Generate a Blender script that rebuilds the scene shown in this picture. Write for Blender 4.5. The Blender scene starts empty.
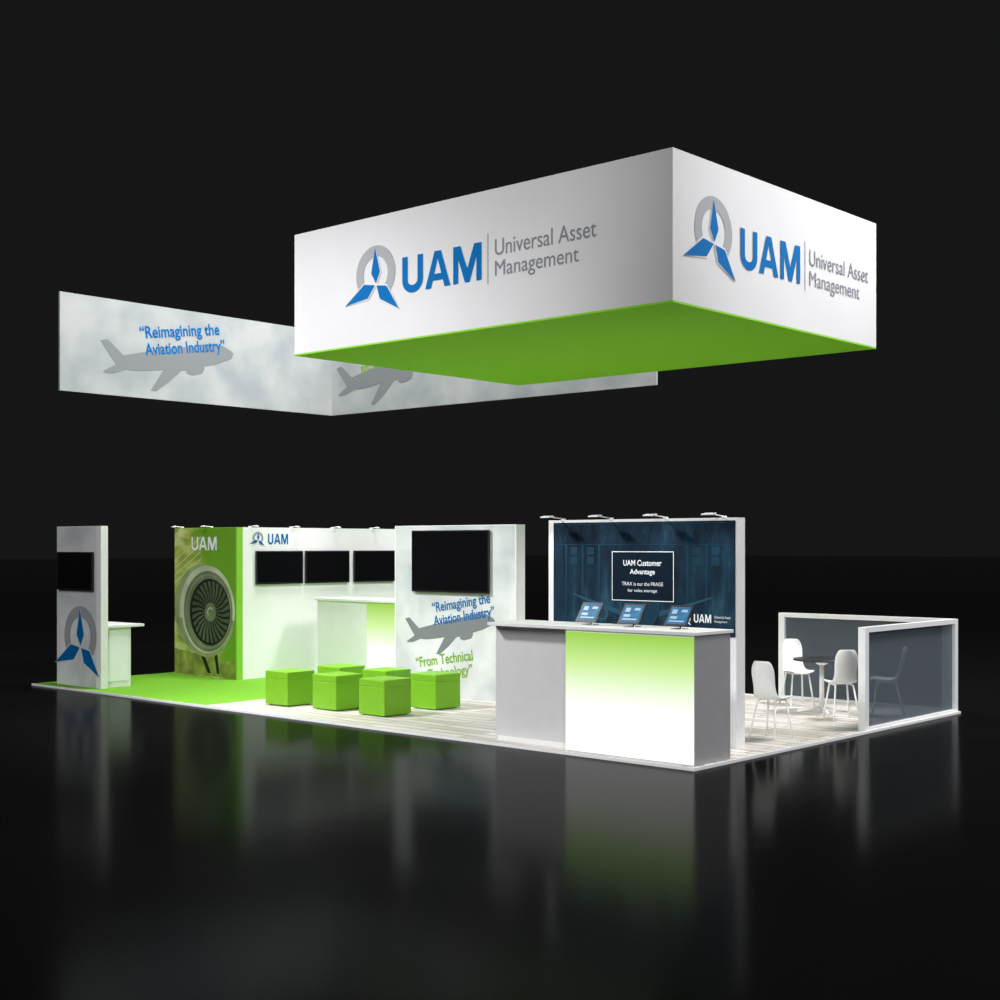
import bpy, bmesh, math, random
from mathutils import Vector, Matrix
random.seed(3)
S = bpy.context.scene
COL = S.collection
try:
    S.view_settings.view_transform = 'Standard'
    S.view_settings.look = 'None'
except Exception:
    pass

# ------------------------------------------------------------ materials
def nmat(name):
    m = bpy.data.materials.new(name); m.use_nodes = True
    nt = m.node_tree
    return m, nt, nt.nodes['Principled BSDF']

def mat(name, col, rough=0.5, metal=0.0, emis=None, es=0.0, spec=0.5, noise=0.0, nscale=6.0):
    m, nt, b = nmat(name)
    b.inputs['Roughness'].default_value = rough
    b.inputs['Metallic'].default_value = metal
    b.inputs['Specular IOR Level'].default_value = spec
    if noise > 0:
        tc = nt.nodes.new('ShaderNodeTexCoord'); n = nt.nodes.new('ShaderNodeTexNoise')
        n.inputs['Scale'].default_value = nscale; n.inputs['Detail'].default_value = 4
        r = nt.nodes.new('ShaderNodeValToRGB')
        r.color_ramp.elements[0].position = 0.3; r.color_ramp.elements[1].position = 0.7
        r.color_ramp.elements[0].color = tuple(c*(1-noise) for c in col)+(1,)
        r.color_ramp.elements[1].color = tuple(min(1, c*(1+noise)) for c in col)+(1,)
        nt.links.new(tc.outputs['Object'], n.inputs['Vector'])
        nt.links.new(n.outputs['Fac'], r.inputs['Fac'])
        nt.links.new(r.outputs['Color'], b.inputs['Base Color'])
    else:
        b.inputs['Base Color'].default_value = (*col, 1)
    if emis:
        b.inputs['Emission Color'].default_value = (*emis, 1)
        b.inputs['Emission Strength'].default_value = es
    return m

WHITE = mat('white_laminate', (.80, .80, .80), .45, noise=.02)
WALLW = mat('white_fabric', (.82, .83, .83), .7, noise=.015)
SIGNW = mat('sign_fabric', (.60, .60, .61), .8, noise=.02, nscale=1.2, spec=.15)
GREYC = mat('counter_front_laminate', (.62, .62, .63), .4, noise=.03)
GREYS = mat('counter_side_shaded', (.34, .34, .36), .4, noise=.03)  # darker copy of the front laminate, shade put into the colour
GREEN = mat('green_fabric', (.22, .52, .03), .7, noise=.04)
GREENU_GLOW = mat('green_underside', (.15, .40, .006), .8, emis=(.14, .40, .004), es=.30)  # bounce light put in as a glow; the fabric is no lamp
CARPET = mat('green_carpet', (.14, .39, .008), .95, noise=.12, nscale=40)
STOOLG = mat('green_vinyl', (.17, .43, .010), .45, noise=.03)
BLUE = mat('print_blue', (.0, .12, .36), .8, spec=.08)
LGREY = mat('print_grey', (.32, .33, .35), .8, spec=.08)
TGREY = mat('print_text_grey', (.20, .21, .24), .8, spec=.08)
PGREY = mat('print_plane_grey', (.19, .205, .215), .8, spec=.08)
TGREEN = mat('print_green', (.18, .38, .02), .8, spec=.08)
PWHITE = mat('print_white', (.85, .88, .9), .7, emis=(1, 1, 1), es=.05)
BLACK = mat('black_plastic', (.008, .008, .008), .3)
SCREEN = mat('dark_screen', (.004, .004, .005), .06)
CHROME = mat('chrome', (.7, .7, .72), .15, 1.0)
CHAIRW = mat('white_plastic', (.90, .90, .90), .35, noise=.01)
FRAME = mat('white_aluminium', (.84, .85, .86), .4, noise=.02)
DARKTOP = mat('dark_table_top', (.02, .022, .025), .3)

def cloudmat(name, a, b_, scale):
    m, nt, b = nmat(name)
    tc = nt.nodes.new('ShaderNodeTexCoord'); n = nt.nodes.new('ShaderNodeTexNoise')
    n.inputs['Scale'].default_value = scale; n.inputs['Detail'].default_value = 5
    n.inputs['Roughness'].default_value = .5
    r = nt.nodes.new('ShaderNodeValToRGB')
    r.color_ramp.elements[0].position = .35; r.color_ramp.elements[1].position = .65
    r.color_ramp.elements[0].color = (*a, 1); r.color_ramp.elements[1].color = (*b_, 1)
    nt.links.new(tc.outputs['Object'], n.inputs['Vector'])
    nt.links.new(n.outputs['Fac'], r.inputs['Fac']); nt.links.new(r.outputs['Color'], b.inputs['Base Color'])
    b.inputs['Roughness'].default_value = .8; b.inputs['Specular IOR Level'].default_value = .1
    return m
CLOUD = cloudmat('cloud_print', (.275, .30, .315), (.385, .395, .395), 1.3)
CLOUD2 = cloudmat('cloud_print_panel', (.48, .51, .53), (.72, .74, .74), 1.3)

def litmat(name, stops, strength):
    m, nt, b = nmat(name)
    tc = nt.nodes.new('ShaderNodeTexCoord'); sp = nt.nodes.new('ShaderNodeSeparateXYZ')
    r = nt.nodes.new('ShaderNodeValToRGB')
    el = r.color_ramp.elements
    el[0].position = stops[0][0]; el[0].color = (*stops[0][1], 1)
    el[1].position = stops[-1][0]; el[1].color = (*stops[-1][1], 1)
    for p, c in stops[1:-1]:
        e = el.new(p); e.color = (*c, 1)
    nt.links.new(tc.outputs['Generated'], sp.inputs[0]); nt.links.new(sp.outputs['Z'], r.inputs['Fac'])
    nt.links.new(r.outputs['Color'], b.inputs['Emission Color'])
    b.inputs['Emission Strength'].default_value = strength
    b.inputs['Base Color'].default_value = (.05, .05, .05, 1)
    return m
LIT = litmat('backlit_gradient', [(.0, (1, 1, 1)), (.42, (.96, 1, .90)), (.74, (.56, .82, .28)), (1, (.28, .58, .03))], 1.05)

def plank():
    m, nt, b = nmat('whitewashed_planks')
    tc = nt.nodes.new('ShaderNodeTexCoord')
    br = nt.nodes.new('ShaderNodeTexBrick')
    br.inputs['Scale'].default_value = 1.0
    br.inputs['Brick Width'].default_value = 1.5; br.inputs['Row Height'].default_value = .19
    br.inputs['Mortar Size'].default_value = .010
    br.inputs['Color1'].default_value = (.80, .775, .74, 1); br.inputs['Color2'].default_value = (.56, .52, .475, 1)
    br.inputs['Mortar'].default_value = (.25, .22, .20, 1)
    nt.links.new(tc.outputs['Object'], br.inputs['Vector'])
    mp = nt.nodes.new('ShaderNodeMapping'); mp.inputs['Scale'].default_value = (.6, 11, 1)
    n = nt.nodes.new('ShaderNodeTexNoise'); n.inputs['Scale'].default_value = 2.0; n.inputs['Detail'].default_value = 6
    nt.links.new(tc.outputs['Object'], mp.inputs[0]); nt.links.new(mp.outputs[0], n.inputs['Vector'])
    r = nt.nodes.new('ShaderNodeValToRGB')
    r.color_ramp.elements[0].position = .34; r.color_ramp.elements[0].color = (.62, .56, .50, 1)
    r.color_ramp.elements[1].position = .58; r.color_ramp.elements[1].color = (1, 1, 1, 1)
    nt.links.new(n.outputs['Fac'], r.inputs['Fac'])
    mx = nt.nodes.new('ShaderNodeMix'); mx.data_type = 'RGBA'; mx.blend_type = 'MULTIPLY'
    mx.inputs[0].default_value = .8
    nt.links.new(br.outputs['Color'], mx.inputs[6]); nt.links.new(r.outputs['Color'], mx.inputs[7])
    nt.links.new(mx.outputs[2], b.inputs['Base Color'])
    b.inputs['Roughness'].default_value = .45
    b.inputs['Specular IOR Level'].default_value = .25
    return m
PLANK = plank()

def groundmat():
    m = bpy.data.materials.new('dark_glossy_floor'); m.use_nodes = True
    nt = m.node_tree; nt.nodes.clear()
    o = nt.nodes.new('ShaderNodeOutputMaterial'); mx = nt.nodes.new('ShaderNodeMixShader')
    d = nt.nodes.new('ShaderNodeBsdfDiffuse'); d.inputs[0].default_value = (.0032, .0032, .0034, 1)
    g = nt.nodes.new('ShaderNodeBsdfGlossy'); g.inputs[0].default_value = (1, 1, 1, 1)
    fr = nt.nodes.new('ShaderNodeFresnel'); fr.inputs[0].default_value = 1.12
    mu = nt.nodes.new('ShaderNodeMath'); mu.operation = 'MULTIPLY'; mu.inputs[1].default_value = .40
    nt.links.new(fr.outputs[0], mu.inputs[0]); nt.links.new(mu.outputs[0], mx.inputs[0])
    tc = nt.nodes.new('ShaderNodeTexCoord'); n = nt.nodes.new('ShaderNodeTexNoise')
    n.inputs['Scale'].default_value = .6
    mr = nt.nodes.new('ShaderNodeMapRange'); mr.inputs[3].default_value = .12; mr.inputs[4].default_value = .17
    nt.links.new(tc.outputs['Object'], n.inputs['Vector']); nt.links.new(n.outputs['Fac'], mr.inputs[0])
    nt.links.new(mr.outputs[0], g.inputs['Roughness'])
    nt.links.new(d.outputs[0], mx.inputs[1]); nt.links.new(g.outputs[0], mx.inputs[2]); nt.links.new(mx.outputs[0], o.inputs[0])
    return m
GROUND = groundmat()

def glassmat(name, col, fac, tint):
    m = bpy.data.materials.new(name); m.use_nodes = True
    nt = m.node_tree; nt.nodes.clear()
    o = nt.nodes.new('ShaderNodeOutputMaterial'); mx = nt.nodes.new('ShaderNodeMixShader')
    t = nt.nodes.new('ShaderNodeBsdfTransparent'); t.inputs[0].default_value = (*tint, 1)
    p = nt.nodes.new('ShaderNodeBsdfPrincipled'); p.inputs['Base Color'].default_value = (*col, 1); p.inputs['Roughness'].default_value = .25
    p.inputs['Specular IOR Level'].default_value = .2
    mx.inputs[0].default_value = fac
    nt.links.new(t.outputs[0], mx.inputs[1]); nt.links.new(p.outputs[0], mx.inputs[2]); nt.links.new(mx.outputs[0], o.inputs[0])
    return m
TINT = glassmat('tinted_acrylic', (.135, .155, .18), .62, (.76, .82, .88))

def bluemat():
    m, nt, b = nmat('blue_hangar_print')
    tc = nt.nodes.new('ShaderNodeTexCoord')
    n = nt.nodes.new('ShaderNodeTexNoise'); n.inputs['Scale'].default_value = 1.6; n.inputs['Detail'].default_value = 9; n.inputs['Roughness'].default_value = .65
    mp = nt.nodes.new('ShaderNodeMapping'); mp.inputs['Scale'].default_value = (3.2, 1, .8)
    nt.links.new(tc.outputs['Object'], mp.inputs[0]); nt.links.new(mp.outputs[0], n.inputs['Vector'])
    n2 = nt.nodes.new('ShaderNodeTexNoise'); n2.inputs['Scale'].default_value = 1.1; n2.inputs['Detail'].default_value = 2
    nt.links.new(tc.outputs['Object'], n2.inputs['Vector'])
    mu = nt.nodes.new('ShaderNodeMath'); mu.operation = 'MULTIPLY'
    nt.links.new(n.outputs['Fac'], mu.inputs[0]); nt.links.new(n2.outputs['Fac'], mu.inputs[1])
    r = nt.nodes.new('ShaderNodeValToRGB')
    el = r.color_ramp.elements
    el[0].position = .17; el[0].color = (.001, .008, .019, 1)
    el[1].position = .42; el[1].color = (.028, .090, .135, 1)
    e = el.new(.28); e.color = (.005, .026, .050, 1)
    nt.links.new(mu.outputs[0], r.inputs['Fac']); nt.links.new(r.outputs['Color'], b.inputs['Base Color'])
    b.inputs['Roughness'].default_value = .6; b.inputs['Specular IOR Level'].default_value = .15
    return m
BLUEP = bluemat()
BL2 = mat('hangar_line_light', (.022, .075, .12), .6, spec=.1)
BL3 = mat('hangar_line_mid', (.009, .040, .072), .6, spec=.1)
BL4 = mat('hangar_dark', (.002, .010, .023), .6, spec=.1)

def engmat():
    m, nt, b = nmat('green_hangar_print')
    tc = nt.nodes.new('ShaderNodeTexCoord')
    sp = nt.nodes.new('ShaderNodeSeparateXYZ'); nt.links.new(tc.outputs['Generated'], sp.inputs[0])
    mp = nt.nodes.new('ShaderNodeMapping'); mp.inputs['Scale'].default_value = (1.2, 1, 2.2)
    nt.links.new(tc.outputs['Object'], mp.inputs[0])
    n = nt.nodes.new('ShaderNodeTexNoise'); n.inputs['Scale'].default_value = 1.7; n.inputs['Detail'].default_value = 5; n.inputs['Roughness'].default_value = .55
    nt.links.new(mp.outputs[0], n.inputs['Vector'])
    r = nt.nodes.new('ShaderNodeValToRGB'); el = r.color_ramp.elements
    el[0].position = .32; el[0].color = (.18, .22, .03, 1)
    el[1].position = .66; el[1].color = (.74, .78, .36, 1)
    e = el.new(.48); e.color = (.42, .50, .09, 1)
    nt.links.new(n.outputs['Fac'], r.inputs['Fac'])
    ad = nt.nodes.new('ShaderNodeMath'); ad.operation = 'MULTIPLY_ADD'; ad.inputs[1].default_value = 1.0
    nt.links.new(sp.outputs['X'], ad.inputs[0])
    m2 = nt.nodes.new('ShaderNodeMath'); m2.operation = 'MULTIPLY'; m2.inputs[1].default_value = .55
    nt.links.new(sp.outputs['Z'], m2.inputs[0]); nt.links.new(m2.outputs[0], ad.inputs[2])
    mr = nt.nodes.new('ShaderNodeMapRange'); mr.interpolation_type = 'SMOOTHSTEP'
    mr.inputs[1].default_value = .70; mr.inputs[2].default_value = 1.02
    nt.links.new(ad.outputs[0], mr.inputs[0])
    mx = nt.nodes.new('ShaderNodeMix'); mx.data_type = 'RGBA'
    nt.links.new(mr.outputs[0], mx.inputs[0]); nt.links.new(r.outputs['Color'], mx.inputs[6])
    mx.inputs[7].default_value = (.17, .38, .025, 1)
    nt.links.new(mx.outputs[2], b.inputs['Base Color'])
    b.inputs['Roughness'].default_value = .6; b.inputs['Specular IOR Level'].default_value = .2
    return m
ENGP = engmat()
EN_A = mat('engine_cowl', (.30, .35, .19), .5, noise=.3, nscale=3)
EN_B = mat('engine_lip', (.58, .62, .46), .4, noise=.25, nscale=2)
EN_C = mat('engine_inner', (.18, .21, .13), .5, noise=.4, nscale=2)
EN_D = mat('engine_dark', (.014, .018, .010), .5)
EN_E = mat('engine_blade', (.095, .11, .075), .4, noise=.5, nscale=2)
PAVE = mat('pavement_green', (.26, .31, .06), .6, noise=.5, nscale=5)
BEAM = mat('beam_pale', (.62, .66, .38), .6)

# ------------------------------------------------------------ helpers
def empty(name, loc=(0, 0, 0)):
    e = bpy.data.objects.new(name, None); e.empty_display_size = .2
    e.location = loc; COL.objects.link(e); return e

def link(name, me, m, parent=None, loc=(0, 0, 0)):
    o = bpy.data.objects.new(name, me); COL.objects.link(o)
    if m: me.materials.append(m)
    o.location = loc
    if parent:
        o.parent = parent
        o.location = Vector(loc) - parent.location
    return o

def box(name, x0, x1, y0, y1, z0, z1, m, parent=None, bevel=0.0):
    bm = bmesh.new(); bmesh.ops.create_cube(bm, size=1)
    sx, sy, sz = x1-x0, y1-y0, z1-z0
    for v in bm.verts: v.co = Vector((v.co.x*sx, v.co.y*sy, v.co.z*sz))
    if bevel: bmesh.ops.bevel(bm, geom=bm.edges[:], offset=bevel, segments=3, affect='EDGES', profile=.5)
    me = bpy.data.meshes.new(name); bm.to_mesh(me); bm.free()
    return link(name, me, m, parent, ((x0+x1)/2, (y0+y1)/2, (z0+z1)/2))

def tube(name, p, q, r, m, parent=None, seg=12):
    p, q = Vector(p), Vector(q); d = q-p
    bm = bmesh.new(); bmesh.ops.create_cone(bm, cap_ends=True, segments=seg, radius1=r, radius2=r, depth=d.length)
    rot = d.to_track_quat('Z', 'Y').to_matrix().to_4x4()
    bm.transform(rot)
    me = bpy.data.meshes.new(name); bm.to_mesh(me); bm.free()
    for f in me.polygons: f.use_smooth = len(f.vertices) == 4
    return link(name, me, m, parent, (p+q)/2)

class PY:   # surface facing -y
    def __init__(s, y): s.c = y
    def p(s, a, b, off): return Vector((a, s.c-off, b))
class PX:   # surface facing +x
    def __init__(s, x): s.c = x
    def p(s, a, b, off): return Vector((s.c+off, a, b))

def faces(name, polys, plane, m, parent, off=.004, step=0.0):
    bm = bmesh.new()
    for i, pl in enumerate(polys):
        vs = [bm.verts.new(plane.p(a, b, off+i*step)) for a, b in pl]
        try: bm.faces.new(vs)
        except Exception: pass
    me = bpy.data.meshes.new(name)
    c = sum((v.co for v in bm.verts), Vector())/len(bm.verts)
    for v in bm.verts: v.co -= c
    bm.to_mesh(me); bm.free()
    return link(name, me, m, parent, c)

def text(name, s, plane, a, b, w, h, m, parent, rot=0.0, bold=0.0, off=.005):
    cu = bpy.data.curves.new(name, 'FONT'); cu.body = s; cu.offset = bold
    o = bpy.data.objects.new(name+'_tmp', cu); COL.objects.link(o)
    bpy.context.view_layer.update()
    me = bpy.data.meshes.new_from_object(o)
    bpy.data.objects.remove(o)
    xs = [v.co.x for v in me.vertices]; ys = [v.co.y for v in me.vertices]
    x0, x1, y0, y1 = min(xs), max(xs), min(ys), max(ys)
    ca, sa = math.cos(math.radians(rot)), math.sin(math.radians(rot))
    for v in me.vertices:
        X = (v.co.x-x0)/(x1-x0)*w; Y = (v.co.y-y0)/(y1-y0)*h
        v.co = plane.p(a+X*ca-Y*sa, b+X*sa+Y*ca, off)
    c = sum((v.co for v in me.vertices), Vector())/len(me.vertices)
    for v in me.vertices: v.co -= c
    me.materials.clear(); me.name = name
    return link(name, me, m, parent, c)

def uam(name, plane, a, b, w, h, m, parent, off=.006, bw=1.0):
    """bold geometric capitals U A M, built without overlapping faces"""
    P = []
    st = .070*bw; sv = st*w/h
    P.append([(0, .34), (st, .34), (st, 1), (0, 1)]); P.append([(.27-st, .34), (.27, .34), (.27, 1), (.27-st, 1)])
    n = 16; cx = .135
    for i in range(n):
        t0 = math.pi+math.pi*i/n; t1 = math.pi+math.pi*(i+1)/n
        o = lambda t: (cx+.135*math.cos(t), .34+.36*math.sin(t)); q = lambda t: (cx+(.135-st)*math.cos(t), .34+(.36-sv)*math.sin(t))
        P.append([o(t0), o(t1), q(t1), q(t0)])
    ax0, ax1, am = .300, .620, .460; tw = .040
    L = lambda t: ax0+(am-tw-ax0)*t; Rr = lambda t: ax1+(am+tw-ax1)*t
    li = lambda t: ax0+st+.004+(am-(ax0+st+.004))*t/.80; ri = lambda t: ax1-st-.004+(am-(ax1-st-.004))*t/.80
    P.append([(L(0), 0), (li(0), 0), (li(.80), .80), (am, 1), (L(1), 1)])
    P.append([(Rr(0), 0), (Rr(1), 1), (am, 1), (ri(.80), .80), (ri(0), 0)])
    P.append([(li(.20), .20), (ri(.20), .20), (ri(.38), .38), (li(.38), .38)])
    m0, m1, mc = .655, 1.0, .8275; s2 = st*.88
    P.append([(m0, 0), (m0+s2, 0), (m0+s2, .66), (mc-.028, 0), (mc+.028, 0), (m1-s2, .66), (m1-s2, 0), (m1, 0), (m1, 1), (m1-.088, 1), (mc, .36), (m0+.088, 1), (m0, 1)])
    faces(name, [[(a+x*w, b+y*h) for x, y in p] for p in P], plane, m, parent, off)

def arc(cx, cy, r0, r1, a0, a1, n=48):
    out = []
    for i in range(n):
        t0 = math.radians(a0+(a1-a0)*i/n); t1 = math.radians(a0+(a1-a0)*(i+1)/n)
        out.append([(cx+r0*math.cos(t0), cy+r0*math.sin(t0)), (cx+r1*math.cos(t0), cy+r1*math.sin(t0)),
                    (cx+r1*math.cos(t1), cy+r1*math.sin(t1)), (cx+r0*math.cos(t1), cy+r0*math.sin(t1))])
    return out
def disc(cx, cy, r, n=56):
    return [[(cx+r*math.cos(2*math.pi*i/n), cy+r*math.sin(2*math.pi*i/n)) for i in range(n)]]

def logo(plane, cx, cy, R, parent, sx=1.0, nm='logo', bgm=None, ringm=None, starm=None):
    ring = arc(0, 0, .62, 1.0, -45, 222)
    faces(nm+'_ring', [[(cx+x*R*sx, cy+y*R) for x, y in p] for p in ring], plane, ringm or LGREY, parent, .004)
    def spike(px, py, ang, L, w, back, wp=.30):
        c, s = math.cos(math.radians(ang)), math.sin(math.radians(ang))
        pts = [(L, 0), (wp*L, w), (-back, 0), (wp*L, -w)]
        return [(px+x*c-y*s, py+x*s+y*c) for x, y in pts]
    C = (.03, -.38)
    A = ((92, 1.30, .22), (200, 1.70, .27), (-40, 1.50, .27))
    sp, gap = [], []
    for ang, L, w in A:
        c, s = math.cos(math.radians(ang)), math.sin(math.radians(ang))
        sp.append(spike(C[0]+.05*c, C[1]+.05*s, ang, L-.05, w, 0))
        gap.append(spike(C[0], C[1], ang, L+.04, w+.06, .05))
    faces(nm+'_halo', [[(cx+x*R*sx, cy+y*R) for x, y in p] for p in gap], plane, bgm or SIGNW, parent, .0055, step=.0007)
    faces(nm+'_star', [[(cx+x*R*sx, cy+y*R) for x, y in p] for p in sp], plane, starm or BLUE, parent, .009)

PLANE = [(-1, 33), (6, 33.5), (19, 20), (40, 22), (70, 24), (104, 26.5), (112, 26.5), (120, 24.5), (128, 20), (131, 17), (128, 13), (112, 9),
         (98, 7.5), (98, 5), (95, 1.5), (84, .5), (79, 2.5), (79, 5), (74, 5), (60, -4), (46, -11), (41, -10), (56, 6.5), (40, 6.5), (28, 7), (20, 8.5), (8, 6), (0, 6.5), (-2, 8), (11, 13)]
def airplane(plane, a, b, L, parent, rot=9, m=None, nm='airplane_print', off=.004):
    k = L/131; ca, sa = math.cos(math.radians(rot)), math.sin(math.radians(rot))
    pts = [(a+k*(x*ca-y*sa), b+k*(x*sa+y*ca)) for x, y in PLANE]
    faces(nm, [pts], plane, m or PGREY, parent, off)

def monitor(name, plane, a0, a1, b0, b1, th=.05):
    e = empty(name, plane.p((a0+a1)/2, (b0+b1)/2, th/2))
    def bx(n, u0, u1, v0, v1, o0, o1, m, bev=0):
        p, q = plane.p(u0, v0, o0), plane.p(u1, v1, o1)
        return box(n, min(p.x, q.x), max(p.x, q.x), min(p.y, q.y), max(p.y, q.y), min(p.z, q.z), max(p.z, q.z), m, e, bev)
    bx('housing', a0, a1, b0, b1, .012, th, BLACK, .006)
    bx('screen', a0+.02, a1-.02, b0+.03, b1-.02, th, th+.003, SCREEN)
    bx('bracket', (a0+a1)/2-.12, (a0+a1)/2+.12, (b0+b1)/2-.1, (b0+b1)/2+.1, 0, .012, CHROME)
    return e

def arm_light(x, y, z, d, energy=0, n='arm_light', k=1.0):
    d = Vector((*d, 0)); s = Vector((-d.y, d.x, 0))
    e = empty(n, (x, y, z))
    b = Vector((x, y, z))
    box('clamp', x-.02, x+.02, y-.02, y+.02, z, z+.02, FRAME, e, .003)
    p1 = b+Vector((0, 0, .015)); p2 = b+d*.26*k+Vector((0, 0, .035*k))
    tube('arm', p1, p2, .007, FRAME, e)
    bm = bmesh.new(); bmesh.ops.create_cube(bm, size=1)
    for v in bm.verts:
        v.co = d*(v.co.x*.09*k)+s*(v.co.y*.14*k)+Vector((0, 0, v.co.z*.016-v.co.x*.012))
    bmesh.ops.bevel(bm, geom=bm.edges[:], offset=.004, segments=2, affect='EDGES')
    me = bpy.data.meshes.new('head'); bm.to_mesh(me); bm.free()
    link('head', me, FRAME, e, p2+d*.045*k)
    if energy:
        L = bpy.data.lights.new('lamp', 'SPOT'); L.energy = energy; L.spot_size = math.radians(120); L.spot_blend = 1; L.shadow_soft_size = .04
        lo = bpy.data.objects.new('lamp', L); COL.objects.link(lo); lo.parent = e
        pos = p2+d*.07+Vector((0, 0, -.06)); lo.location = pos-b
        aim_ = Vector((0, 0, -1))*1.0 - d*.2
        lo.rotation_euler = aim_.to_track_quat('-Z', 'Y').to_euler()
    return e

H = 2.46
F = .03
# ------------------------------------------------------------ ground + platform
me = bpy.data.meshes.new('floor')
bm = bmesh.new()
vs = [bm.verts.new(v) for v in ((-200, -60, 0), (120, -60, 0), (120, 260, 0), (-200, 260, 0))]
bm.faces.new(vs); bm.to_mesh(me); bm.free()
link('floor', me, GROUND)
pl = empty('floor_platform', (-6, 3, 0))
box('plank_deck', -7.8, 0, 0, 6.1, 0.0, F, PLANK, pl)
box('carpet_deck', -12.2, -7.8, 0, 6.1, 0.0, F, CARPET, pl)
box('edge_front', -12.22, .02, -.02, 0, 0, F, FRAME, pl)
box('edge_right', 0, .02, 0, 6.1, 0, F, FRAME, pl)

# ------------------------------------------------------------ hanging box sign
hs = empty('hanging_box_sign', (-3.26, 2.35, 5.35))
bx0, bx1, by0, by1, bz0, bz1 = -6.15, -.37, .18, 4.52, 4.59, 6.1
box('panel_front', bx0, bx1, by0, by0+.04, bz0, bz1, SIGNW, hs)
box('panel_back', bx0, bx1, by1-.04, by1, bz0, bz1, SIGNW, hs)
box('panel_left', bx0, bx0+.04, by0+.04, by1-.04, bz0, bz1, SIGNW, hs)
box('panel_right', bx1-.04, bx1, by0+.04, by1-.04, bz0, bz1, SIGNW, hs)
box('green_underside', bx0, bx1, by0, by1, bz0-.02, bz0, GREENU_GLOW, hs)
f = PY(by0)
logo(f, -4.65, 5.41, .34, hs, sx=1.0)
uam('uam_lettering', f, -4.19, 5.12, 1.26, .42, BLUE, hs)
faces('divider', [[(-2.845, 5.06), (-2.83, 5.06), (-2.83, 5.62), (-2.845, 5.62)]], f, LGREY, hs)
text('line_universal', 'Universal Asset', f, -2.73, 5.36, 1.41, .18, TGREY, hs)
text('line_management', 'Management', f, -2.73, 5.08, 1.18, .22, TGREY, hs)
f = PX(bx1)
logo(f, .91, 5.40, .35, hs, nm='logo_side')
uam('uam_lettering_side', f, 1.42, 5.10, 1.25, .42, BLUE, hs)
faces('divider_side', [[(2.775, 5.04), (2.79, 5.04), (2.79, 5.60), (2.775, 5.60)]], f, LGREY, hs)
text('line_universal_side', 'Universal Asset', f, 2.88, 5.34, 1.42, .18, TGREY, hs)
text('line_management_side', 'Management', f, 2.88, 5.06, 1.20, .22, TGREY, hs)

# ------------------------------------------------------------ hanging L banner
hb = empty('hanging_corner_banner', (-11.94, 5.88, 5.35))
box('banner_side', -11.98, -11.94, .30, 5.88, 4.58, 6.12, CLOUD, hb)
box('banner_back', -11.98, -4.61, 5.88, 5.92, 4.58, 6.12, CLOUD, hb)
f = PX(-11.94)
airplane(f, 1.12, 4.80, 2.58, hb, rot=8)
text('quote_line', '\u201cReimagining the', f, 1.76, 5.49, 1.60, .26, BLUE, hb, rot=8.5, bold=.018, off=.006)
text('quote_line_b', 'Aviation Industry\u201d', f, 1.86, 5.22, 1.62, .26, BLUE, hb, rot=8.5, bold=.018, off=.006)
f = PY(5.88)
airplane(f, -11.70, 4.80, 2.58, hb, nm='airplane_print_b', rot=8)
text('quote_line_c', '\u201cFrom Technical', f, -11.20, 5.49, 1.58, .22, TGREEN, hb, rot=8.5, bold=.016, off=.006)
text('quote_line_d', 'to Technology\u201d', f, -11.12, 5.22, 1.5, .27, TGREEN, hb, rot=8.5, bold=.016, off=.006)

# ------------------------------------------------------------ left tower
lt = empty('display_tower', (-11.3, .29, F))
box('tower_core', -11.91, -10.68, .233, .353, F, H, WHITE, lt)
f = PY(.233)
faces('tower_print', [[(-11.90, F), (-10.80, F), (-10.80, H-.01), (-11.90, H-.01)]], f, CLOUD2, lt, .002)
logo(f, -11.24, .80, .45, lt, bgm=CLOUD2)
monitor('wall_monitor', PY(.228), -11.82, -10.84, 1.49, 2.07)
ct = empty('storage_counter', (-11.2, .6, F))
box('body', -11.75, -10.76, .36, .80, F, .93, WHITE, ct)
box('top', -11.82, -10.70, .36, 1.0, .93, .97, WHITE, ct, .005)
box('door', -10.76, -10.75, .40, .76, .12, .88, FRAME, ct)

# ------------------------------------------------------------ engine graphic wall + monitor wall
ew = empty('engine_graphic_wall', (-11.1, 2.48, F))
box('wall_core', -11.94, -10.27, 2.42, 2.54, F, H, GREEN, ew)
box('print_panel', -11.93, -10.28, 2.41, 2.42, F, H-.01, ENGP, ew)
f = PY(2.41)
cx, cz = -11.04, 1.10
faces('pavement', [[(-11.93, .05), (-10.28, .05), (-10.28, .30), (-11.93, .46)]], f, PAVE, ew, .002)
faces('roof_beams', [[(-11.93, 1.9-.12*i), (-11.2, 2.2-.12*i+.1), (-11.2, 2.22-.12*i+.1), (-11.93, 1.92-.12*i)] for i in range(4)], f, BEAM, ew, .002)
faces('cowl_body', disc(cx-.14, cz+.03, .735), f, EN_A, ew, .003)
faces('cowl_lip', disc(cx, cz, .745), f, EN_B, ew, .004)
faces('cowl_lip_shade', arc(cx, cz, .68, .745, 190, 350, 40), f, EN_A, ew, .005)
faces('intake', disc(cx+.03, cz, .655), f, EN_C, ew, .006)
faces('intake_liner', arc(cx+.05, cz, .585, .60, 0, 360, 56), f, EN_A, ew, .007)
faces('intake_dark', disc(cx+.085, cz-.01, .54), f, EN_D, ew, .008)
bl = []
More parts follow.
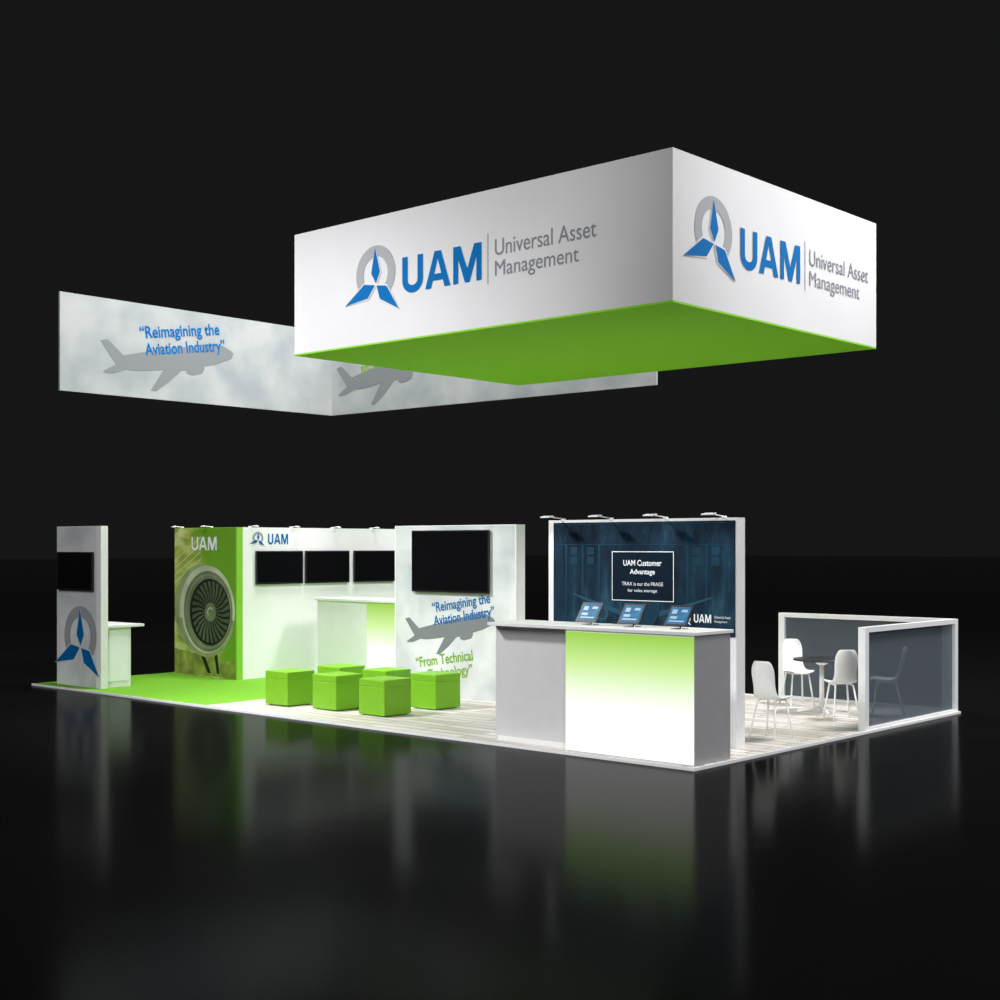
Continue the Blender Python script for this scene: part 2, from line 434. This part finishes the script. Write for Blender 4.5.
for i in range(26):
    a = 2*math.pi*i/26
    c0 = (cx+.11, cz-.01); r1, r2 = .15, .50
    bl.append([(c0[0]+r1*math.cos(a), c0[1]+r1*math.sin(a)), (c0[0]+.33*math.cos(a+.03), c0[1]+.33*math.sin(a+.03)), (c0[0]+r2*math.cos(a+.14), c0[1]+r2*math.sin(a+.14)),
               (c0[0]+r2*math.cos(a+.28), c0[1]+r2*math.sin(a+.28)), (c0[0]+.33*math.cos(a+.17), c0[1]+.33*math.sin(a+.17)), (c0[0]+r1*math.cos(a+.12), c0[1]+r1*math.sin(a+.12))])
faces('fan_blades', bl, f, EN_E, ew, .010)
faces('spinner', disc(cx+.11, cz-.01, .15), f, EN_C, ew, .012)
faces('spinner_swirl', arc(cx+.11, cz-.01, .06, .08, 20, 220, 20), f, EN_B, ew, .014)
faces('engine_strut', [[(cx-.16, .38), (cx-.05, .37), (cx+.12, .1), (cx+.02, .1)], [(cx+.2, .40), (cx+.28, .42), (cx+.34, .1), (cx+.27, .1)]], f, EN_D, ew, .0035)
uam('uam_lettering', f, -11.45, 2.09, .68, .22, PWHITE, ew, bw=.8)

mw = empty('monitor_wall', (-10.35, 4.2, F))
box('wall_core', -10.45, -10.28, 2.54, 6.0, F, H, WALLW, mw)
for yy in (3.78, 4.84):
    box('panel_seam', -10.28, -10.278, yy-.004, yy+.004, F, H, FRAME, mw)
f = PX(-10.28)
logo(f, 2.85, 2.29, .10, mw, sx=1.1, bgm=WALLW)
uam('uam_lettering', f, 3.05, 2.19, .42, .17, BLUE, mw)
for a0, a1 in ((2.78, 3.75), (3.81, 4.78), (4.89, 5.86)):
    monitor('wall_monitor', PX(-10.275), a0, a1, 1.54, 2.08)

bc = empty('reception_counter', (-8.7, 3.9, F))
box('body', -9.72, -7.2, 3.62, 4.2, F, 1.28, WHITE, bc)
box('top', -9.75, -7.17, 3.58, 4.24, 1.28, 1.32, WHITE, bc, .004)
box('lit_panel', -8.5, -7.22, 3.585, 3.62, F+.02, 1.26, LIT, bc)

# ------------------------------------------------------------ centre tower
tw = empty('display_tower', (-5.9, 2.9, F))
box('tower_core', -7.05, -4.71, 2.80, 2.98, F, 2.45, WALLW, tw)
f = PY(2.80)
faces('tower_print', [[(-7.03, F+.01), (-4.73, F+.01), (-4.73, 2.44), (-7.03, 2.44)]], f, CLOUD2, tw, .002)
airplane(f, -6.76, .69, 1.72, tw, rot=8)
text('quote_line', '\u201cReimagining the', f, -6.27, 1.175, 1.12, .185, BLUE, tw, rot=8.5, bold=.018, off=.006)
text('quote_line_b', 'Aviation Industry\u201d', f, -6.24, .99, 1.17, .185, BLUE, tw, rot=8.5, bold=.018, off=.006)
text('quote_line_c', '\u201cFrom Technical', f, -6.60, .42, 1.12, .15, TGREEN, tw, rot=8.5, bold=.016, off=.006)
text('quote_line_d', 'to Technology\u201d', f, -6.55, .20, 1.07, .18, TGREEN, tw, rot=8.5, bold=.016, off=.006)
monitor('wall_monitor', PY(2.795), -6.65, -5.165, 1.51, 2.38)

# ------------------------------------------------------------ blue graphic wall
bw = empty('blue_graphic_wall', (-1.6, 1.42, F))
box('wall_core', -2.92, -.36, 1.33, 1.50, F, H, FRAME, bw)
box('print_panel', -2.84, -.37, 1.322, 1.33, 1.20, H-.03, BLUEP, bw)
f = PY(1.322)
polys = []
for i in range(8):
    x = -2.80+i*.29
    polys.append([(x, 2.40), (x+.010, 2.40), (x+.10, 2.18), (x+.090, 2.18)])
    polys.append([(x+.2, 2.40), (x+.21, 2.40), (x+.12, 2.18), (x+.11, 2.18)])
faces('truss_lines', polys, f, BL3, bw, .003)
faces('truss_chords', [[(-2.82, z), (-.40, z), (-.40, z+.010), (-2.82, z+.010)] for z in (2.17, 2.40)], f, BL3, bw, .0035)
faces('columns', [[(x, 1.25), (x+.03, 1.25), (x+.03, 2.17), (x, 2.17)] for x in (-2.66, -2.42, -2.18, -.98, -.74, -.50)], f, BL3, bw, .0025)
faces('windows', [[(x, z), (x+.10, z), (x+.10, z+.09), (x, z+.09)] for x in (-2.58, -2.34, -.90, -.66) for z in (1.95, 2.06)], f, BL3, bw, .003)
faces('aircraft_fuselage', disc(-1.60, 1.50, .26), f, BL3, bw, .004)
faces('aircraft_rim', arc(-1.60, 1.50, .255, .265, 0, 360, 40), f, BL2, bw, .005)
faces('aircraft_wings', [[(-2.55, 1.62), (-1.86, 1.44), (-1.86, 1.38), (-2.55, 1.60)], [(-.65, 1.62), (-1.34, 1.44), (-1.34, 1.38), (-.65, 1.60)]], f, BL2, bw, .004)
faces('engines', arc(-2.12, 1.40, .05, .09, 0, 360, 24)+arc(-1.08, 1.40, .05, .09, 0, 360, 24), f, BL2, bw, .005)
def rect_out(x0, x1, z0, z1, t):
    return [[(x0, z0), (x1, z0), (x1, z0+t), (x0, z0+t)], [(x0, z1-t), (x1, z1-t), (x1, z1), (x0, z1)],
            [(x0, z0+t), (x0+t, z0+t), (x0+t, z1-t), (x0, z1-t)], [(x1-t, z0+t), (x1, z0+t), (x1, z1-t), (x1-t, z1-t)]]
X0, X1, Z0, Z1 = -1.98, -1.14, 1.55, 2.10
faces('caption_backing', [[(X0, Z0), (X1, Z0), (X1, Z1), (X0, Z1)]], f, BL4, bw, .006)
faces('caption_frame', rect_out(X0, X1, Z0, Z1, .008), f, PWHITE, bw, .009)
text('caption_a', 'UAM Customer', f, -1.82, 1.94, .52, .065, PWHITE, bw, bold=.014, off=.009)
text('caption_b', 'Advantage', f, -1.73, 1.83, .34, .075, PWHITE, bw, bold=.014, off=.009)
text('caption_c', 'TRAX is our the FRAGE', f, -1.84, 1.72, .56, .04, PWHITE, bw, off=.009)
text('caption_d', 'for sales storage', f, -1.76, 1.64, .40, .045, PWHITE, bw, off=.009)
logo(f, -.98, 1.38, .055, bw, bgm=BL4, ringm=PWHITE, starm=PWHITE)
uam('caption_e', f, -.88, 1.34, .22, .09, PWHITE, bw, off=.009)
text('caption_f', 'Universal Asset', f, -.62, 1.39, .20, .03, PWHITE, bw, off=.009)
text('caption_g', 'Management', f, -.62, 1.34, .16, .03, PWHITE, bw, off=.009)

# ------------------------------------------------------------ front counter
fc = empty('reception_counter', (-1.35, .3, F))
box('body', -2.72, -.05, .18, .70, F, 1.29, GREYC, fc)
box('end_shade_panel', -.05, -.035, .07, .70, F, 1.29, GREYS, fc)  # thin skin added to carry the end's painted shade
box('top', -2.74, -.02, .06, .74, 1.29, 1.325, WHITE, fc, .004)
box('panel_housing', -1.64, -.05, .07, .18, F, 1.29, GREYC, fc)
box('lit_panel', -1.63, -.045, .055, .07, F+.01, 1.27, LIT, fc)
box('plinth', -2.68, -1.64, .17, .18, F, F+.05, WHITE, fc)

APP = mat('tablet_picture', (.02, .10, .2), .2, emis=(.04, .20, .36), es=.5, noise=.5, nscale=20)
TILES = mat('tablet_tiles', (.3, .4, .5), .3, emis=(.3, .5, .7), es=.35)
def tablet(x, y):
    e = empty('tablet_on_stand', (x, y, 1.325))
    box('base', x-.07, x+.07, y-.05, y+.07, 1.325, 1.337, CHROME, e, .003)
    tube('stem', (x, y+.03, 1.33), (x, y+.04, 1.42), .012, CHROME, e)
    R = Matrix.Rotation(math.radians(-35), 4, 'X')
    for nm, w, h, d, oy, m in (('body', .28, .25, .012, 0, BLACK), ('display', .23, .20, .002, -.0075, APP)):
        bm = bmesh.new(); bmesh.ops.create_cube(bm, size=1)
        for v in bm.verts: v.co = Vector((v.co.x*w, v.co.y*d+oy, v.co.z*h))
        if nm == 'body': bmesh.ops.bevel(bm, geom=bm.edges[:], offset=.004, segments=2, affect='EDGES')
        bm.transform(R); me = bpy.data.meshes.new(nm); bm.to_mesh(me); bm.free()
        link(nm, me, m, e, (x, y, 1.46))
    bm = bmesh.new()
    for (u0, u1, v0, v1) in ((-.09, -.03, .02, .07), (.02, .09, .04, .07), (-.09, .09, -.075, -.060), (-.09, -.01, -.04, -.01)):
        vs = [bm.verts.new(R @ Vector((a, -.0095, b))) for a, b in ((u0, v0), (u1, v0), (u1, v1), (u0, v1))]
        bm.faces.new(vs)
    me = bpy.data.meshes.new('picture'); bm.to_mesh(me); bm.free()
    link('picture', me, TILES, e, (x, y, 1.46))
for x in (-1.55, -1.00, -.42): tablet(x, .36)

# ------------------------------------------------------------ stools
def stool(x1, y0):
    s = .47; x0 = x1-s; y1 = y0+s
    e = empty('cube_stool', (x1-s/2, y0+s/2, F))
    box('body', x0+.001, x1-.001, y0+.001, y1-.001, F+.012, F+.366, STOOLG, e, .010)
    box('seat_cushion', x0, x1, y0, y1, F+.363, F+.46, STOOLG, e, .014)
    for i, (a, b) in enumerate(((x0+.06, y0+.06), (x1-.06, y0+.06), (x0+.06, y1-.06), (x1-.06, y1-.06))):
        tube('foot_%d' % (i+1), (a, b, F), (a, b, F+.02), .018, BLACK, e)
for p in ((-5.04, .69), (-5.95, .70), (-6.80, .60), (-5.06, 1.62), (-5.97, 1.60), (-6.84, 1.55)): stool(*p)

# ------------------------------------------------------------ meeting area partitions
def partition(name, axis, c, a0, a1, h=1.22, t=.09):
    if axis == 'x':
        e = empty(name, ((a0+a1)/2, c, F))
        B = lambda n, u0, u1, o0, o1, z0, z1, m: box(n, u0, u1, c+o0, c+o1, z0, z1, m, e)
    else:
        e = empty(name, (c, (a0+a1)/2, F))
        B = lambda n, u0, u1, o0, o1, z0, z1, m: box(n, c+o0, c+o1, u0, u1, z0, z1, m, e)
    B('post_a', a0, a0+t, -t/2, t/2, F, h, FRAME); B('post_b', a1-t, a1, -t/2, t/2, F, h, FRAME)
    B('top_rail', a0+t, a1-t, -t/2, t/2, h-.06, h, FRAME); B('bottom_rail', a0+t, a1-t, -t/2, t/2, F, F+.03, FRAME)
    B('acrylic_panel', a0+t, a1-t, -.006, .006, F+.03, h-.06, TINT)
partition('glass_partition', 'x', 6.04, -2.59, -.10)
partition('glass_partition', 'y', -.055, 3.53, 6.08)

# ------------------------------------------------------------ chairs + table
def chair(x, y, rz):
    e = empty('dining_chair', (x, y, F)); e.rotation_euler = (0, 0, rz)
    prof = [(.20, .425, .15), (.185, .45, .175), (.09, .445, .185), (-.03, .435, .185), (-.12, .445, .17), (-.165, .50, .145), (-.19, .60, .14), (-.215, .70, .15), (-.235, .80, .145), (-.25, .875, .10)]
    n = 8; bm = bmesh.new(); rows = []
    for i, (py, pz, w) in enumerate(prof):
        t = i/(len(prof)-1); row = []
        for j in range(n+1):
            s = -1+2*j/n
            lift = .03*s*s*(1-t); fw = .05*s*s*t
            row.append(bm.verts.new((s*w, py+fw, pz+lift)))
        rows.append(row)
    for i in range(len(rows)-1):
        for j in range(n):
            bm.faces.new((rows[i][j], rows[i][j+1], rows[i+1][j+1], rows[i+1][j]))
    bmesh.ops.recalc_face_normals(bm, faces=bm.faces[:])
    me = bpy.data.meshes.new('seat_shell'); bm.to_mesh(me); bm.free()
    for p in me.polygons: p.use_smooth = True
    me.materials.append(CHAIRW)
    o = bpy.data.objects.new('seat_shell', me); COL.objects.link(o); o.parent = e
    sm = o.modifiers.new('sol', 'SOLIDIFY'); sm.thickness = .014
    ss = o.modifiers.new('sub', 'SUBSURF'); ss.levels = 1; ss.render_levels = 2
    def lt(nm, p, q, r):
        t = tube(nm, p, q, r, CHAIRW); t.parent = e
    k = 1
    for sx in (-1, 1):
        for (ty, by) in ((.12, .18), (-.10, -.21)):
            lt('leg_%d' % k, (sx*.11, ty, .435), (sx*.165, by, 0.002), .011); k += 1
        lt('rail_%d' % (sx+2), (sx*.11, .12, .432), (sx*.11, -.10, .432), .009)
    lt('cross_bar', (-.11, .12, .430), (.11, .12, .430), .009)
    return e
def face_to(x, y, tx, ty): return math.atan2(ty-y, tx-x)-math.pi/2
T = (-1.26, 4.80)
chair(-.48, 2.24, math.radians(0))
chair(-1.90, 5.30, face_to(-1.90, 5.30, *T))
chair(-.72, 4.30, face_to(-.72, 4.30, *T))
chair(-.46, 5.00, face_to(-.46, 5.00, *T)+.2)
tb = empty('round_table', (*T, F))
def cyl(nm, r1, r2, z0, z1, m, seg=48):
    bm = bmesh.new(); bmesh.ops.create_cone(bm, cap_ends=True, segments=seg, radius1=r1, radius2=r2, depth=z1-z0)
    me = bpy.data.meshes.new(nm); bm.to_mesh(me); bm.free()
    for p in me.polygons: p.use_smooth = len(p.vertices) == 4
    link(nm, me, m, tb, (T[0], T[1], F+(z0+z1)/2))
cyl('top', .36, .36, .665, .69, DARKTOP)
cyl('column', .03, .03, .03, .665, CHAIRW); cyl('collar', .05, .12, .61, .665, CHAIRW)
for i in range(4):
    a = math.pi/4+i*math.pi/2
    tube('foot_%d' % (i+1), (T[0], T[1], F+.07), (T[0]+.32*math.cos(a), T[1]+.32*math.sin(a), F+.015), .014, CHAIRW, tb)

# ------------------------------------------------------------ arm lights on wall tops
for x in (-2.75, -2.05, -1.30, -.55): arm_light(x, 1.40, H, (0, -1), 7)
for y in (2.75, 3.6, 4.5, 5.4): arm_light(-10.36, y, H, (1, 0), 0, k=.55)
for x in (-11.8, -11.0): arm_light(x, 2.47, H, (0, -1), 0, k=.55)

# ------------------------------------------------------------ lights
def aim(o, t): o.rotation_euler = (Vector(t)-o.location).to_track_quat('-Z', 'Y').to_euler()
def area(n, loc, t, size, e, col=(1, 1, 1)):
    L = bpy.data.lights.new(n, 'AREA'); L.energy = e; L.size = size; L.color = col
    o = bpy.data.objects.new(n, L); COL.objects.link(o); o.location = loc; aim(o, t); return o
def spot(n, loc, t, ang, e, r=.3, blend=1.0):
    L = bpy.data.lights.new(n, 'SPOT'); L.energy = e; L.spot_size = math.radians(ang); L.spot_blend = blend; L.shadow_soft_size = r
    o = bpy.data.objects.new(n, L); COL.objects.link(o); o.location = loc; aim(o, t); return o
L = bpy.data.lights.new('key_sun', 'SUN'); L.energy = 1.5; L.angle = math.radians(25)
o = bpy.data.objects.new('key_sun', L); COL.objects.link(o); o.location = (8, -9, 8); o.rotation_euler = Vector((-.85, .95, -.62)).to_track_quat('-Z', 'Y').to_euler()
area('overhead_fill', (-8, 3, 13), (-8, 3, 0), 5, 2100)  # unseen light added above to brighten the booth
area('overhead_fill', (3, 8, 12), (-1, 4, 0), 4, 2200)  # second unseen light, added for the right side of the deck
spot('floor_fill', (-12, -7, 11), (-4, 1.6, 0), 46, 11500, r=.8)  # unseen spot added to brighten the deck beneath the box sign
spot('sign_spot', (-3.2, -8, 4), (-3.0, .2, 5.8), 42, 1150)
spot('sign_spot', (8.5, 2.6, 4), (-.37, 2.4, 5.7), 36, 1150)

w = bpy.data.worlds.new('studio'); S.world = w; w.use_nodes = True
bg = w.node_tree.nodes['Background']; bg.inputs[0].default_value = (.0080, .0082, .0084, 1); bg.inputs[1].default_value = 1.0

# ------------------------------------------------------------ camera
cam = bpy.data.cameras.new('camera'); cam.sensor_width = 36; cam.lens = 1377*36/1000; cam.shift_y = .046
cam.clip_end = 1000
co = bpy.data.objects.new('camera', cam); COL.objects.link(co)
co.location = (7.422, -11.095, 2.16)
co.rotation_euler = (math.radians(90), 0, math.atan2(.6665, .7455))
S.camera = co
